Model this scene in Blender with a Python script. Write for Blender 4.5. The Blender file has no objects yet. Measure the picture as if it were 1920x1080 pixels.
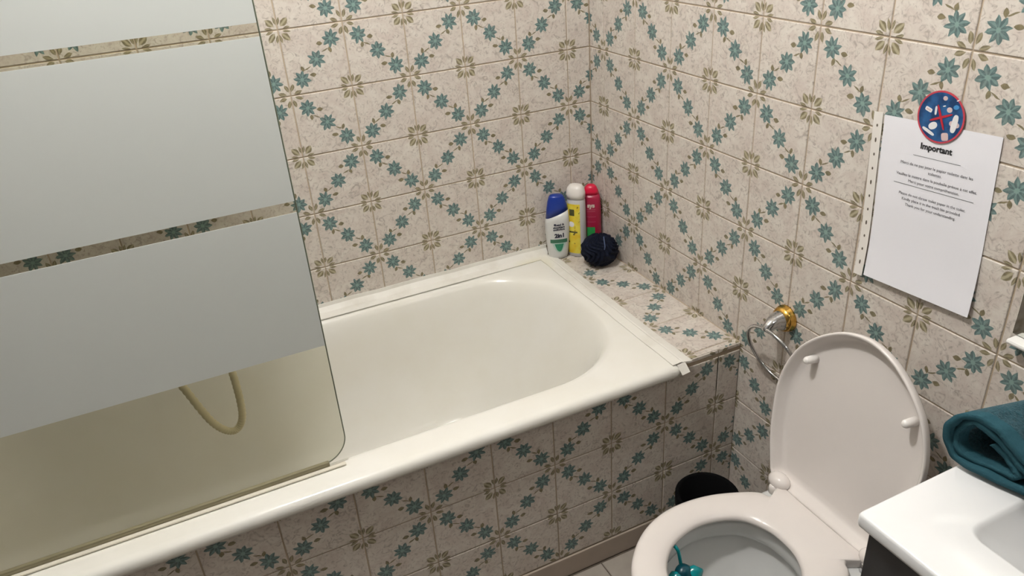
import bpy, bmesh, math, random
from mathutils import Vector, Matrix
random.seed(7)
S = bpy.context.scene
COL = S.collection
PI = math.pi

# ------------------------------------------------------------------ camera
cam = bpy.data.cameras.new('camera'); camo = bpy.data.objects.new('camera', cam); COL.objects.link(camo)
right = Vector((0.90025125, -0.43036999, -0.06579787))
down = Vector((-0.25521226, -0.39921997, -0.88061917))
fwd = Vector((0.35272424, 0.80957093, -0.46923397))
cm = Matrix.Identity(4)
for i in range(3):
    cm[i][0] = right[i]; cm[i][1] = -down[i]; cm[i][2] = -fwd[i]
cm[0][3], cm[1][3], cm[2][3] = -1.10926, -1.88853, 1.5319
camo.matrix_world = cm
cam.sensor_width = 36.0; cam.lens = 1444.65/1920*36.0; cam.clip_start = 0.02
S.camera = camo

# ------------------------------------------------------------------ world, exposure
w = bpy.data.worlds.new('world'); S.world = w; w.use_nodes = True
w.node_tree.nodes['Background'].inputs[0].default_value = (0.9, 0.95, 1.0, 1)
w.node_tree.nodes['Background'].inputs[1].default_value = 0.05
S.view_settings.view_transform = 'Standard'; S.view_settings.look = 'None'
S.view_settings.exposure = 0.0; S.view_settings.gamma = 1.0; S.view_settings.use_curve_mapping = False
CEIL_LAMP = (-0.93, -0.92, 2.30); CEIL_POWER = 255.0
MIRROR_LAMP = (-0.12, -1.80, 1.74); MIRROR_POWER = 12.0
LAMP_COLOR = (1.0, 0.985, 0.965)

# ------------------------------------------------------------------ materials
def lin(r, g, b):
    f = lambda c: (c/255/12.92) if c/255 <= .04045 else ((c/255+.055)/1.055)**2.4
    return (f(r), f(g), f(b), 1.0)

class NB:
    """small helper that writes math-node graphs"""
    def __init__(s, name):
        s.mat = bpy.data.materials.new(name); s.mat.use_nodes = True
        s.t = s.mat.node_tree; s.n = s.t.nodes; s.bsdf = s.n['Principled BSDF']; s.out = s.n['Material Output']
    def new(s, typ, **kw):
        nd = s.n.new(typ)
        for k, v in kw.items(): setattr(nd, k, v)
        return nd
    def put(s, sock, v):
        if hasattr(v, 'is_output'): s.t.links.new(v, sock)
        else: sock.default_value = v
    def m(s, op, a, b=None, c=None, clamp=False):
        nd = s.n.new('ShaderNodeMath'); nd.operation = op; nd.use_clamp = clamp
        for i, v in enumerate((a, b, c)):
            if v is not None: s.put(nd.inputs[i], v)
        return nd.outputs[0]
    def mix(s, f, a, b):
        nd = s.n.new('ShaderNodeMix'); nd.data_type = 'RGBA'
        s.put(nd.inputs[0], f); s.put(nd.inputs[6], a); s.put(nd.inputs[7], b)
        return nd.outputs[2]
    def noise(s, vec, scale, detail=3, rough=.5, dist=0.0):
        nd = s.n.new('ShaderNodeTexNoise'); s.put(nd.inputs['Scale'], scale); nd.inputs['Detail'].default_value = detail
        nd.inputs['Roughness'].default_value = rough; nd.inputs['Distortion'].default_value = dist
        if vec is not None: s.t.links.new(vec, nd.inputs['Vector'])
        return nd
    def ramp(s, f, lo, hi):
        return s.m('MULTIPLY', s.m('SUBTRACT', f, lo), 1.0/(hi-lo), clamp=True)
    def bump(s, h, strength, dist):
        b = s.n.new('ShaderNodeBump'); b.inputs['Strength'].default_value = strength; b.inputs['Distance'].default_value = dist
        s.t.links.new(h, b.inputs['Height']); s.t.links.new(b.outputs[0], s.bsdf.inputs['Normal'])
    def set(s, **kw):
        for k, v in kw.items(): s.put(s.bsdf.inputs[k.replace('_', ' ')], v)

MATS = {}
def plain(name, col, rough=.4, metal=0.0, var=.06, scale=40, coat=0.0, bump=0.0, bscale=200, spec=.5):
    if name in MATS: return MATS[name]
    b = NB(name); tc = b.new('ShaderNodeTexCoord')
    nz = b.noise(tc.outputs['Object'], scale, 4)
    dark = tuple(c*(1-var) for c in col[:3])+(1,); lite = tuple(min(1, c*(1+var)) for c in col[:3])+(1,)
    b.set(Base_Color=b.mix(nz.outputs[0], dark, lite), Roughness=rough, Metallic=metal)
    b.bsdf.inputs['Specular IOR Level'].default_value = spec
    if coat: b.bsdf.inputs['Coat Weight'].default_value = coat
    if bump: b.bump(b.noise(tc.outputs['Object'], bscale, 3).outputs[0], bump, .002)
    MATS[name] = b.mat
    return b.mat

def tile_material():
    b = NB('flowered_tile_glaze')
    tc = b.new('ShaderNodeTexCoord'); oi = b.new('ShaderNodeObjectInfo')
    sep = b.new('ShaderNodeSeparateXYZ'); b.t.links.new(tc.outputs['UV'], sep.inputs[0])
    rnd = oi.outputs['Random']
    off = b.new('ShaderNodeCombineXYZ'); b.put(off.inputs[2], b.m('MULTIPLY', rnd, 37.0)); b.put(off.inputs[0], sep.outputs[0]); b.put(off.inputs[1], sep.outputs[1])
    vec = off.outputs[0]
    # painterly wobble of the print
    wob = b.noise(vec, 9.0, 2); ws = b.new('ShaderNodeSeparateColor'); b.t.links.new(wob.outputs['Color'], ws.inputs[0])
    u = b.m('ADD', sep.outputs[0], b.m('MULTIPLY', b.m('SUBTRACT', ws.outputs[0], .5), .035))
    v = b.m('ADD', sep.outputs[1], b.m('MULTIPLY', b.m('SUBTRACT', ws.outputs[1], .5), .035))
    px = b.m('SUBTRACT', u, .5); py = b.m('SUBTRACT', v, .5)
    d0 = b.m('MULTIPLY', b.m('ADD', px, py), .70711)       # along the garland
    c0 = b.m('MULTIPLY', b.m('SUBTRACT', px, py), .70711)  # across it
    s = b.m('SIGN', d0)
    d = b.m('ABSOLUTE', d0); c = b.m('MULTIPLY', c0, s)
    def leaf(x, y, x0, y0, ang, L, W, soft=7.0):
        ca, sa = math.cos(ang), math.sin(ang)
        dx = b.m('SUBTRACT', x, x0); dy = b.m('SUBTRACT', y, y0)
        lx = b.m('ADD', b.m('MULTIPLY', dx, ca), b.m('MULTIPLY', dy, sa))
        ly = b.m('ABSOLUTE', b.m('SUBTRACT', b.m('MULTIPLY', dy, ca), b.m('MULTIPLY', dx, sa)))
        q = b.m('DIVIDE', lx, L)
        val = b.m('SUBTRACT', b.m('SUBTRACT', 1.0, b.m('MULTIPLY', q, q)), b.m('DIVIDE', ly, W))
        return b.m('MULTIPLY', val, soft, clamp=True), b.m('MULTIPLY', b.m('SUBTRACT', W*.42, ly), 1/(W*.25), clamp=True)
    # flowers: at the middle of the garland and towards both ends
    SP = .392
    k = b.m('ROUND', b.m('DIVIDE', d, SP)); k = b.m('MINIMUM', k, 1.0)
    fd = b.m('SUBTRACT', d, b.m('MULTIPLY', k, SP))
    r = b.m('SQRT', b.m('ADD', b.m('MULTIPLY', fd, fd), b.m('MULTIPLY', c, c)))
    th = b.m('ADD', b.m('MULTIPLY', b.m('ARCTAN2', c, fd), 8/(2*PI)), b.m('ADD', b.m('MULTIPLY', k, .35), b.m('MULTIPLY', rnd, 3.0)))
    fr = b.m('FRACT', th)
    pet = b.m('MULTIPLY', b.m('ABSOLUTE', b.m('SUBTRACT', fr, .5)), 2.0)   # 1 at petal tip
    blob = b.noise(vec, 13.0, 1)
    R = b.m('ADD', b.m('MULTIPLY', pet, .060), b.m('ADD', .087, b.m('MULTIPLY', b.m('SUBTRACT', blob.outputs[0], .5), .04)))
    flower = b.m('MULTIPLY', b.m('SUBTRACT', R, r), 110.0, clamp=True)
    half = b.m('GREATER_THAN', fr, .5)
    rim = b.m('MULTIPLY', b.m('SUBTRACT', b.m('DIVIDE', r, R), .72), 5.0, clamp=True)
    core = b.m('MULTIPLY', b.m('SUBTRACT', .034, r), 90.0, clamp=True)
    vein = b.m('MULTIPLY', b.m('SUBTRACT', .16, b.m('SUBTRACT', 1.0, pet)), 6.0, clamp=True)
    # leaves
    l1, v1 = leaf(d, c, .222, -.098, .75, .054, .034)
    l2, v2 = leaf(d, c, .252, .086, -1.0, .050, .030)
    l3, v3 = leaf(d, c, .200, .030, .35, .070, .011)
    ac = b.m('ABSOLUTE', c)
    l4, v4 = leaf(d, ac, .588, .058, math.atan2(.058, -.119), .066, .031)
    e = b.m('ABSOLUTE', c0); al = b.m('ABSOLUTE', d0)
    l5, v5 = leaf(e, d0, .555, 0.0, 0.0, .084, .050)
    l6, v6 = leaf(e, al, .595, .074, math.atan2(.068, -.11), .064, .022)
    lf = b.m('MAXIMUM', b.m('MAXIMUM', b.m('MAXIMUM', l1, l2), b.m('MAXIMUM', l3, l4)), b.m('MAXIMUM', l5, l6))
    lv = b.m('MAXIMUM', b.m('MULTIPLY', v5, l5), b.m('MULTIPLY', b.m('MAXIMUM', b.m('MULTIPLY', v6, l6), b.m('MULTIPLY', v4, l4)), .5))
    # ground: cream with pinkish grey clouding and darker squiggles
    n1 = b.noise(vec, 3.5, 5, .6, 1.2); n2 = b.noise(vec, 9.0, 5, .64, 2.2)
    ground = b.mix(b.ramp(n1.outputs[0], .35, .68), lin(214, 207, 197), lin(201, 189, 180))
    ground = b.mix(b.m('MULTIPLY', b.ramp(n2.outputs[0], .52, .66), .85), ground, lin(166, 156, 147))
    ground = b.mix(b.m('MULTIPLY', b.ramp(n2.outputs[0], .46, .30), .35), ground, lin(222, 217, 207))
    tone = b.noise(vec, 22.0, 3)
    leafc = b.mix(b.ramp(tone.outputs[0], .3, .7), lin(98, 90, 62), lin(132, 122, 90))
    leafc = b.mix(b.m('MULTIPLY', lv, .65), leafc, lin(190, 180, 150))
    petc = b.mix(half, lin(104, 131, 128), lin(70, 95, 97))
    petc = b.mix(b.m('MULTIPLY', b.ramp(tone.outputs[0], .45, .75), .5), petc, lin(134, 160, 154))
    valley = b.m('MULTIPLY', b.m('SUBTRACT', .22, pet), 8.0, clamp=True)
    petc = b.mix(b.m('MULTIPLY', valley, .6), petc, lin(54, 80, 84))
    petc = b.mix(b.m('MULTIPLY', b.ramp(blob.outputs[0], .55, .72), .35), petc, lin(112, 118, 112))
    petc = b.mix(b.m('MULTIPLY', rim, .5), petc, lin(66, 98, 98))
    petc = b.mix(b.m('MULTIPLY', vein, .25), petc, lin(130, 162, 156))
    petc = b.mix(b.m('MULTIPLY', core, .8), petc, lin(128, 158, 150))
    colr = b.mix(b.m('MULTIPLY', lf, .92), ground, leafc)
    colr = b.mix(b.m('MULTIPLY', flower, .95), colr, petc)
    b.set(Base_Color=colr, Roughness=.34)
    b.bsdf.inputs['Specular IOR Level'].default_value = .35
    b.bump(n2.outputs[0], .35, .0015)
    return b.mat
M_TILE = tile_material()
M_GROUT = plain('beige_grout', lin(182, 166, 145), .85, var=.18, scale=30, bump=.4, spec=.2)
M_PAINT = plain('pale_wall_paint', lin(132, 130, 128), .7, var=.03, scale=4)
M_CEIL = plain('white_ceiling_paint', lin(232, 230, 224), .8, var=.02, scale=3)
M_FLOOR = plain('mottled_floor_tile', lin(164, 156, 146), .4, var=.16, scale=25)
M_FGROUT = plain('dark_floor_grout', lin(98, 88, 78), .9, var=.15)
M_SKIRT = plain('grey_brown_skirting_glaze', lin(172, 158, 144), .4, var=.12, scale=22)
M_TAPE = None
M_CHROME = plain('chrome', (.60, .60, .61, 1), .10, 1.0, var=.02)
M_GOLD = plain('brass_gold', lin(222, 178, 92), .18, 1.0, var=.06)
M_CERAMIC = plain('white_ceramic', lin(208, 208, 206), .12, var=.015, coat=.3)
M_SEAT = plain('white_seat_plastic', lin(226, 219, 214), .22, var=.015)
M_BASIN = plain('white_basin_resin', lin(230, 230, 230), .25, var=.01)
M_BLACK = plain('black_cabinet_laminate', lin(44, 44, 46), .45, var=.12, scale=60)
M_BIN = plain('black_bin_plastic', lin(12, 12, 13), .8, var=.1, spec=.1)
M_PAPER = plain('white_paper', lin(240, 239, 244), .6, var=.015, scale=12)
M_INK = plain('black_ink', lin(30, 30, 34), .6, var=.1)
M_INKSOFT = plain('grey_ink', lin(84, 82, 88), .6, var=.1)
M_RUBBER = plain('olive_rubber_seal', lin(158, 150, 122), .5, var=.1)
M_HOSE = plain('cream_ribbed_hose', lin(214, 204, 168), .4, var=.08)
M_TEAL = plain('teal_gel', lin(0, 132, 138), .2, var=.25, scale=60)
M_TEALDARK = plain('dark_teal_plastic', lin(0, 62, 74), .3, var=.2, scale=60)

def tub_material():
    b = NB('cream_bath_enamel'); tc = b.new('ShaderNodeTexCoord')
    n = b.noise(tc.outputs['Object'], 5.0, 4, .6); n2 = b.noise(tc.outputs['Object'], 60.0, 2)
    colr = b.mix(b.ramp(n.outputs[0], .35, .7), lin(239, 237, 230), lin(235, 232, 222))
    b.set(Base_Color=colr, Roughness=b.m('ADD', .10, b.m('MULTIPLY', n2.outputs[0], .12)))
    b.bump(n2.outputs[0], .06, .001)
    return b.mat
M_TUB = tub_material()
def tape_material():
    b = NB('aged_white_sealing_tape'); tc = b.new('ShaderNodeTexCoord')
    n = b.noise(tc.outputs['Object'], 14.0, 5, .6); n2 = b.noise(tc.outputs['Object'], 3.1, 2)
    colr = b.mix(b.m('MULTIPLY', b.ramp(n.outputs[0], .5, .75), .5), lin(234, 231, 223), lin(210, 204, 191))
    colr = b.mix(b.m('MULTIPLY', b.ramp(n2.outputs[0], .58, .68), .5), colr, lin(216, 206, 150))
    b.set(Base_Color=colr, Roughness=.5)
    b.bump(n.outputs[0], .3, .002)
    return b.mat
M_TAPE = tape_material()
def glass_material(name, tint, refl=.9):
    b = NB(name); b.n.remove(b.bsdf)
    tr = b.new('ShaderNodeBsdfTransparent'); tr.inputs[0].default_value = tint
    gl = b.new('ShaderNodeBsdfGlossy'); gl.inputs['Roughness'].default_value = .03
    lw = b.new('ShaderNodeLayerWeight')
    fz = b.m('ADD', .04, b.m('MULTIPLY', b.m('POWER', lw.outputs['Facing'], 5.0), .9))
    mx = b.new('ShaderNodeMixShader'); b.put(mx.inputs[0], b.m('MULTIPLY', fz, refl))
    b.t.links.new(tr.outputs[0], mx.inputs[1]); b.t.links.new(gl.outputs[0], mx.inputs[2]); b.t.links.new(mx.outputs[0], b.out.inputs[0])
    return b.mat
M_GLASS = glass_material('tinted_screen_glass', (.90, .90, .855, 1))
M_CLEAR = glass_material('clear_plastic_sleeve', (1, 1, 1, 1), .35)
M_WATER = glass_material('toilet_water', (.9, .95, .95, 1))
def frost_material():
    b = NB('frosted_glass_print'); b.n.remove(b.bsdf)
    tc = b.new('ShaderNodeTexCoord'); n = b.noise(tc.outputs['Object'], 3.0, 3)
    colr = b.mix(n.outputs[0], lin(234, 238, 235), lin(238, 241, 238))
    df = b.new('ShaderNodeBsdfDiffuse'); tl = b.new('ShaderNodeBsdfTranslucent'); gl = b.new('ShaderNodeBsdfGlossy')
    gl.inputs['Roughness'].default_value = .25
    for x in (df, tl): b.t.links.new(colr, x.inputs[0])
    m1 = b.new('ShaderNodeMixShader'); m1.inputs[0].default_value = .28
    b.t.links.new(df.outputs[0], m1.inputs[1]); b.t.links.new(tl.outputs[0], m1.inputs[2])
    m2 = b.new('ShaderNodeMixShader'); m2.inputs[0].default_value = .05
    b.t.links.new(m1.outputs[0], m2.inputs[1]); b.t.links.new(gl.outputs[0], m2.inputs[2]); b.t.links.new(m2.outputs[0], b.out.inputs[0])
    return b.mat
M_FROST = frost_material()
def emit_material(name, colr, st):
    b = NB(name)
    b.set(Base_Color=(.9, .9, .9, 1)); b.bsdf.inputs['Emission Color'].default_value = colr+(1,); b.bsdf.inputs['Emission Strength'].default_value = st
    return b.mat
def towel_material():
    b = NB('teal_terry_cloth'); tc = b.new('ShaderNodeTexCoord')
    n = b.noise(tc.outputs['Object'], 260.0, 3, .7); n2 = b.noise(tc.outputs['Object'], 24.0, 4, .6, .8)
    colr = b.mix(b.ramp(n2.outputs[0], .3, .7), lin(32, 64, 73), lin(48, 84, 93))
    colr = b.mix(b.m('MULTIPLY', b.ramp(n.outputs[0], .55, .35), .55), colr, lin(14, 40, 50))
    b.set(Base_Color=colr, Roughness=.95)
    b.bsdf.inputs['Specular IOR Level'].default_value = .1
    b.bsdf.inputs['Sheen Weight'].default_value = .12
    b.bump(b.m('ADD', b.m('MULTIPLY', n.outputs[0], .6), n2.outputs[0]), .9, .006)
    return b.mat
M_TOWEL = towel_material()
M_HEM = plain('teal_towel_hem', lin(42, 78, 88), .9, var=.12, scale=120, bump=.5, bscale=300, spec=.1)

# ------------------------------------------------------------------ mesh helpers
def mesh(name, verts, faces, mat, smooth=False):
    me = bpy.data.meshes.new(name); me.from_pydata([tuple(v) for v in verts], [], faces); me.update()
    if isinstance(mat, (list, tuple)):
        for m_ in mat: me.materials.append(m_)
    else: me.materials.append(mat)
    if smooth: me.polygons.foreach_set('use_smooth', [True]*len(me.polygons))
    bm = bmesh.new(); bm.from_mesh(me); bmesh.ops.recalc_face_normals(bm, faces=bm.faces); bm.to_mesh(me); bm.free()
    return me
def link(name, me, parent=None):
    o = bpy.data.objects.new(name, me); COL.objects.link(o)
    if parent is not None:
        o.parent = parent
        # parts are modelled in world space; cancel every ancestor's offset
        p = parent; off = Vector((0, 0, 0))
        while p is not None: off += Vector(p.location); p = p.parent
        o.location = -off
    return o
def part(name, vf, mat, parent=None, smooth=False, label=None):
    o = link(name, mesh(name, vf[0], vf[1], mat, smooth), parent)
    if label: o['label'] = label
    return o
def thing(name, label, cat, loc, group=None):
    o = bpy.data.objects.new(name, None); COL.objects.link(o); o.location = loc; o.empty_display_size = .05
    o['label'] = label; o['category'] = cat
    if group: o['group'] = group
    return o
def structure(name, vf, mat, smooth=False):
    o = part(name, vf, mat, None, smooth); o['kind'] = 'structure'; return o
def box(x0, x1, y0, y1, z0, z1):
    v = [(x, y, z) for z in (z0, z1) for y in (y0, y1) for x in (x0, x1)]
    return v, [(0, 2, 3, 1), (4, 5, 7, 6), (0, 1, 5, 4), (2, 6, 7, 3), (0, 4, 6, 2), (1, 3, 7, 5)]
def bbox_bevel(x0, x1, y0, y1, z0, z1, bev=.003, seg=2):
    v, f = box(x0, x1, y0, y1, z0, z1)
    bm = bmesh.new(); vs = [bm.verts.new(p) for p in v]
    for q in f: bm.faces.new([vs[i] for i in q])
    bmesh.ops.recalc_face_normals(bm, faces=bm.faces)
    bmesh.ops.bevel(bm, geom=list(bm.edges), offset=bev, segments=seg, profile=.5, affect='EDGES')
    bm.verts.index_update()
    v = [tuple(p.co) for p in bm.verts]; f = [[q.index for q in fc.verts] for fc in bm.faces]; bm.free()
    return v, f
def loft(rings, cap0=True, cap1=True, closed=True):
    n = len(rings[0]); v = [p for r in rings for p in r]; f = []
    for i in range(len(rings)-1):
        for j in range(n if closed else n-1):
            k = (j+1) % n
            f.append((i*n+j, i*n+k, (i+1)*n+k, (i+1)*n+j))
    if cap0: f.append(tuple(reversed(range(n))))
    if cap1: f.append(tuple(range((len(rings)-1)*n, len(rings)*n)))
    return v, f
def tube(pts, rad, seg=12, closed=False):
    pts = [Vector(p) for p in pts]; n = len(pts); rings = []
    up = None
    for i, p in enumerate(pts):
        a = pts[(i-1) % n] if closed or i > 0 else p; c = pts[(i+1) % n] if closed or i < n-1 else p
        t = (c-a).normalized()
        if up is None:
            up = Vector((0, 0, 1)) if abs(t.z) < .9 else Vector((1, 0, 0))
        up = (up - t*up.dot(t)).normalized(); s = t.cross(up)
        r = rad[i] if isinstance(rad, (list, tuple)) else rad
        rings.append([p+(up*math.cos(2*PI*j/seg)+s*math.sin(2*PI*j/seg))*r for j in range(seg)])
    if closed: rings.append(rings[0])
    return loft(rings, not closed, not closed)
def lathe(profile, origin, axis, seg=32, caps=True):
    """profile: (radius, distance along axis)"""
    ax = Vector(axis).normalized(); a = ax.orthogonal().normalized(); b = ax.cross(a); o = Vector(origin)
    rings = [[o+ax*h+(a*math.cos(2*PI*j/seg)+b*math.sin(2*PI*j/seg))*r for j in range(seg)] for r, h in profile]
    return loft(rings, caps, caps)
def spline(pts, n=8, closed=False):
    out = []; m = len(pts); pts = [Vector(p) for p in pts]
    rng = range(m if closed else m-1)
    for i in rng:
        g = (lambda k: pts[k % m]) if closed else (lambda k: pts[max(0, min(m-1, k))])
        p0, p1, p2, p3 = g(i-1), g(i), g(i+1), g(i+2)
        for j in range(n):
            t = j/n
            out.append(.5*((2*p1)+(p2-p0)*t+(2*p0-5*p1+4*p2-p3)*t*t+(3*p1-p0-3*p2+p3)*t**3))
    if not closed: out.append(pts[-1])
    return out
def ray_hit(poly, c, ang):
    """distance from c along ang to the closed 2-D polyline"""
    dx, dy = math.cos(ang), math.sin(ang); best = 0
    n = len(poly)
    for i in range(n):
        ax, ay = poly[i][0]-c[0], poly[i][1]-c[1]; bx, by = poly[(i+1) % n][0]-c[0], poly[(i+1) % n][1]-c[1]
        ex, ey = bx-ax, by-ay; den = dx*ey-dy*ex
        if abs(den) < 1e-12: continue
        t = (ax*ey-ay*ex)/den; q = (ax*dy-ay*dx)/den
        if -1e-9 <= q <= 1+1e-9 and t > best: best = t
    return best
def text_geo(s, width=None, size=.01, bold=0.0):
    """2-D outline mesh of a line of print, centred"""
    cu = bpy.data.curves.new('t', 'FONT'); cu.body = s; cu.size = size; cu.align_x = 'CENTER'; cu.align_y = 'CENTER'; cu.resolution_u = 3; cu.offset = bold
    o = bpy.data.objects.new('t', cu); COL.objects.link(o); bpy.context.view_layer.update()
    dg = bpy.context.evaluated_depsgraph_get(); me = bpy.data.meshes.new_from_object(o.evaluated_get(dg))
    v = [(p.co.x, p.co.y) for p in me.vertices]; f = [tuple(p.vertices) for p in me.polygons]
    bpy.data.objects.remove(o); bpy.data.meshes.remove(me)
    xs = [p[0] for p in v]; cx = (min(xs)+max(xs))/2; k = width/(max(xs)-min(xs)) if width else 1
    return [((x-cx)*k, y*k) for x, y in v], f

# ------------------------------------------------------------------ tiles
TILE_CACHE = {}
TH = .0022
def tile_mesh(pu, pv, u0, u1, v0, v1, mirror, mat):
    key = (pu, pv, round(u0, 4), round(u1, 4), round(v0, 4), round(v1, 4), mirror, mat.name)
    if key in TILE_CACHE: return TILE_CACHE[key]
    g = .0015; ch = .0012
    a0, a1, b0, b1 = u0*pu+g, u1*pu-g, v0*pv+g, v1*pv-g
    V = []
    for (i, h) in ((0, 0), (0, TH-ch), (ch, TH)):
        V += [(a0+i, b0+i, h), (a1-i, b0+i, h), (a1-i, b1-i, h), (a0+i, b1-i, h)]
    F = [(0, 3, 2, 1), (8, 9, 10, 11)]
    for k in (0, 4):
        for j in range(4): F.append((k+j, k+(j+1) % 4, k+4+(j+1) % 4, k+4+j))
    me = bpy.data.meshes.new('tile'); me.from_pydata(V, [], F); me.materials.append(mat)
    uv = me.uv_layers.new(name='UVMap')
    for lp in me.loops:
        x, y, _ = V[lp.vertex_index]; x /= pu; y /= pv
        uv.data[lp.index].uv = (1-x if mirror else x, y)
    me.update(); TILE_CACHE[key] = me
    return me
def lay(parent, origin, ud, vd, nd, pu, pv, iu, iv, ulim, vlim, cross, mat=None, name='tile', skip=None, v_start=0.0, u_start=0.0):
    """lay tiles on a surface: vertex (i, j) lies at origin + ud*(u_start+i*pu) + vd*(v_start+j*pv)"""
    O = Vector(origin); U = Vector(ud); Vv = Vector(vd); N = Vector(nd)
    for i in iu:
        for j in iv:
            ua, va = u_start+i*pu, v_start+j*pv
            u0 = max(0, (ulim[0]-ua)/pu); u1 = min(1, (ulim[1]-ua)/pu); v0 = max(0, (vlim[0]-va)/pv); v1 = min(1, (vlim[1]-va)/pv)
            if (u1-u0)*pu < .006 or (v1-v0)*pv < .006: continue
            if skip and skip(ua+pu*u0, ua+pu*u1, va+pv*v0, va+pv*v1): continue
            me = tile_mesh(pu, pv, u0, u1, v0, v1, not cross(i, j), mat or M_TILE)
            o = bpy.data.objects.new(name, me); COL.objects.link(o)
            p = O+U*ua+Vv*va+N*(random.uniform(-.00025, .0001)-TH)
            m_ = Matrix.Identity(4)
            for k in range(3): m_[k][0] = U[k]; m_[k][1] = Vv[k]; m_[k][2] = N[k]; m_[k][3] = p[k]
            o.parent = parent; o.matrix_world = m_

XL, YF, ZC = -1.89, -2.60, 2.42          # left wall, wall behind the camera, ceiling
PU, PV = .15, .1513
ROW0 = 1.26                              # height of grout row 0
Z_SHELF, Z_RIM = .520, .527
Y_PANEL = -.685

wall_back = structure('wall_back', box(XL-.1, .1, TH, .1, 0, ZC), M_GROUT)
wall_right = structure('wall_right', box(TH, .1, YF-.1, .1, 0, ZC), M_GROUT)
wall_left = structure('wall_left', box(XL-.1, XL, YF-.1, TH, 0, ZC), M_PAINT)
wall_front = structure('wall_front', box(XL, TH, YF-.1, YF, 0, ZC), plain('taupe_wall_paint', lin(92, 88, 84), .7, var=.03, scale=4))
floor = structure('floor', box(XL-.1, .1, YF-.1, .1, -.1, -TH), M_FGROUT)
ceiling = structure('ceiling', box(XL-.1, .1, YF-.1, .1, ZC, ZC+.1), M_CEIL)

# back wall: u = +x from the left; vertex columns at x = -(0.0704 + k*0.15)
lay(wall_back, (-.0704, 0, ROW0), (1, 0, 0), (0, 0, 1), (0, -1, 0), PU, PV, range(-13, 1), range(-5, 8), (XL+.0704, .0704), (Z_SHELF-ROW0, ZC-ROW0),
    lambda i, j: (i+j) % 2 == 0)
# right wall: u = -y; vertex columns at y = -(0.0704 + k*0.1493)
lay(wall_right, (0, -.0704, ROW0), (0, -1, 0), (0, 0, 1), (-1, 0, 0), .1493, PV, range(-1, 15), range(-9, 8), (-.0704, 2.2), (-ROW0, ZC-ROW0),
    lambda i, j: (i+j) % 2 == 1, skip=lambda u0, u1, v0, v1: (u1 < .60 and v1 < Z_SHELF-ROW0+.005))
# floor tiles
lay(floor, (0, Y_PANEL+.013, 0), (1, 0, 0), (0, 1, 0), (0, 0, 1), .30, .30, range(-7, 0), range(-7, 0), (XL, 0), (YF-Y_PANEL, -.0), lambda i, j: True, mat=M_FLOOR, u_start=-.10, v_start=-.02)

# ------------------------------------------------------------------ bath surround: front panel and end shelf
panel = structure('wall_bath_panel', box(XL, 0, Y_PANEL+TH, Y_PANEL+.05, 0, Z_SHELF-.0235), M_GROUT)
lay(panel, (-.0645, Y_PANEL, .507), (1, 0, 0), (0, 0, 1), (0, -1, 0), .149, .1475, range(-13, 1), range(-3, 0), (XL+.0645, .0645), (-.4425, -.008), lambda i, j: (i+j) % 2 == 0)
shelf = structure('wall_tiled_shelf', box(-.178, 0, Y_PANEL+TH, 0, .40, Z_SHELF-TH), M_GROUT)
lay(shelf, (-.003, -.665, Z_SHELF), (1, 0, 0), (0, 1, 0), (0, 0, 1), .149, .15, range(-2, 1), range(-1, 5), (-.172, .003), (-.0195, .665), lambda i, j: (i+j) % 2 == 0)
lay(shelf, (-.0645, Y_PANEL, .507), (1, 0, 0), (0, 0, 1), (0, -1, 0), .149, .1475, range(-1, 1), range(0, 1), (-.110, .0645), (-.006, .0125), lambda i, j: (i+j) % 2 == 0, name='edge_tile')
skirt = structure('trim_1', bbox_bevel(XL, -.001, Y_PANEL-.004, Y_PANEL+TH, .0, .0625, .002), M_SKIRT)

# ------------------------------------------------------------------ bathtub
tub = thing('bathtub', 'cream enamelled bathtub with a rolled white rim, built in behind flowered tiles', 'bathtub', (-1.03, -.35, .10))
TX0, TX1, TY0, TY1 = XL+.004, -.187, -.707, -.004
OC = (-1.02, -.332)
def rrect(x0, x1, y0, y1, r, n=14):
    out = []
    for cx, cy, a in ((x1-r, y1-r, 0), (x0+r, y1-r, PI/2), (x0+r, y0+r, PI), (x1-r, y0+r, 1.5*PI)):
        for k in range(n+1): out.append((cx+r*math.cos(a+PI/2*k/n), cy+r*math.sin(a+PI/2*k/n)))
    return out
opening = rrect(-1.80, -.228, -.618, -.052, .235)
dirs = []
nn = len(opening)
for i in range(nn):
    a, b = opening[i], opening[(i+1) % nn]; L = math.hypot(b[0]-a[0], b[1]-a[1]); m_ = max(1, int(L/.03))
    for k in range(m_): dirs.append(math.atan2(a[1]+(b[1]-a[1])*k/m_-OC[1], a[0]+(b[0]-a[0])*k/m_-OC[0]) % (2*PI))
for ix in (.0, .006, .016):
    for x in (TX0+ix, TX1-ix):
        for y in (TY0+ix, TY1-ix): dirs.append(math.atan2(y-OC[1], x-OC[0]) % (2*PI))
dirs = sorted(dirs); dirs = [d for i, d in enumerate(dirs) if i == 0 or d-dirs[i-1] > 1e-4]
def ring_of(poly, z): return [(OC[0]+math.cos(a)*t, OC[1]+math.sin(a)*t, z) for a in dirs for t in (ray_hit(poly, OC, a),)]
def rectp(i): return [(TX0+i, TY0+i), (TX1-i, TY0+i), (TX1-i, TY1-i), (TX0+i, TY1-i)]
def bowl(l, r_, f, z, rad): return ring_of(rrect(-1.80+l, -.228-r_, -.618+f, -.052-f, rad), z)
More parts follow.
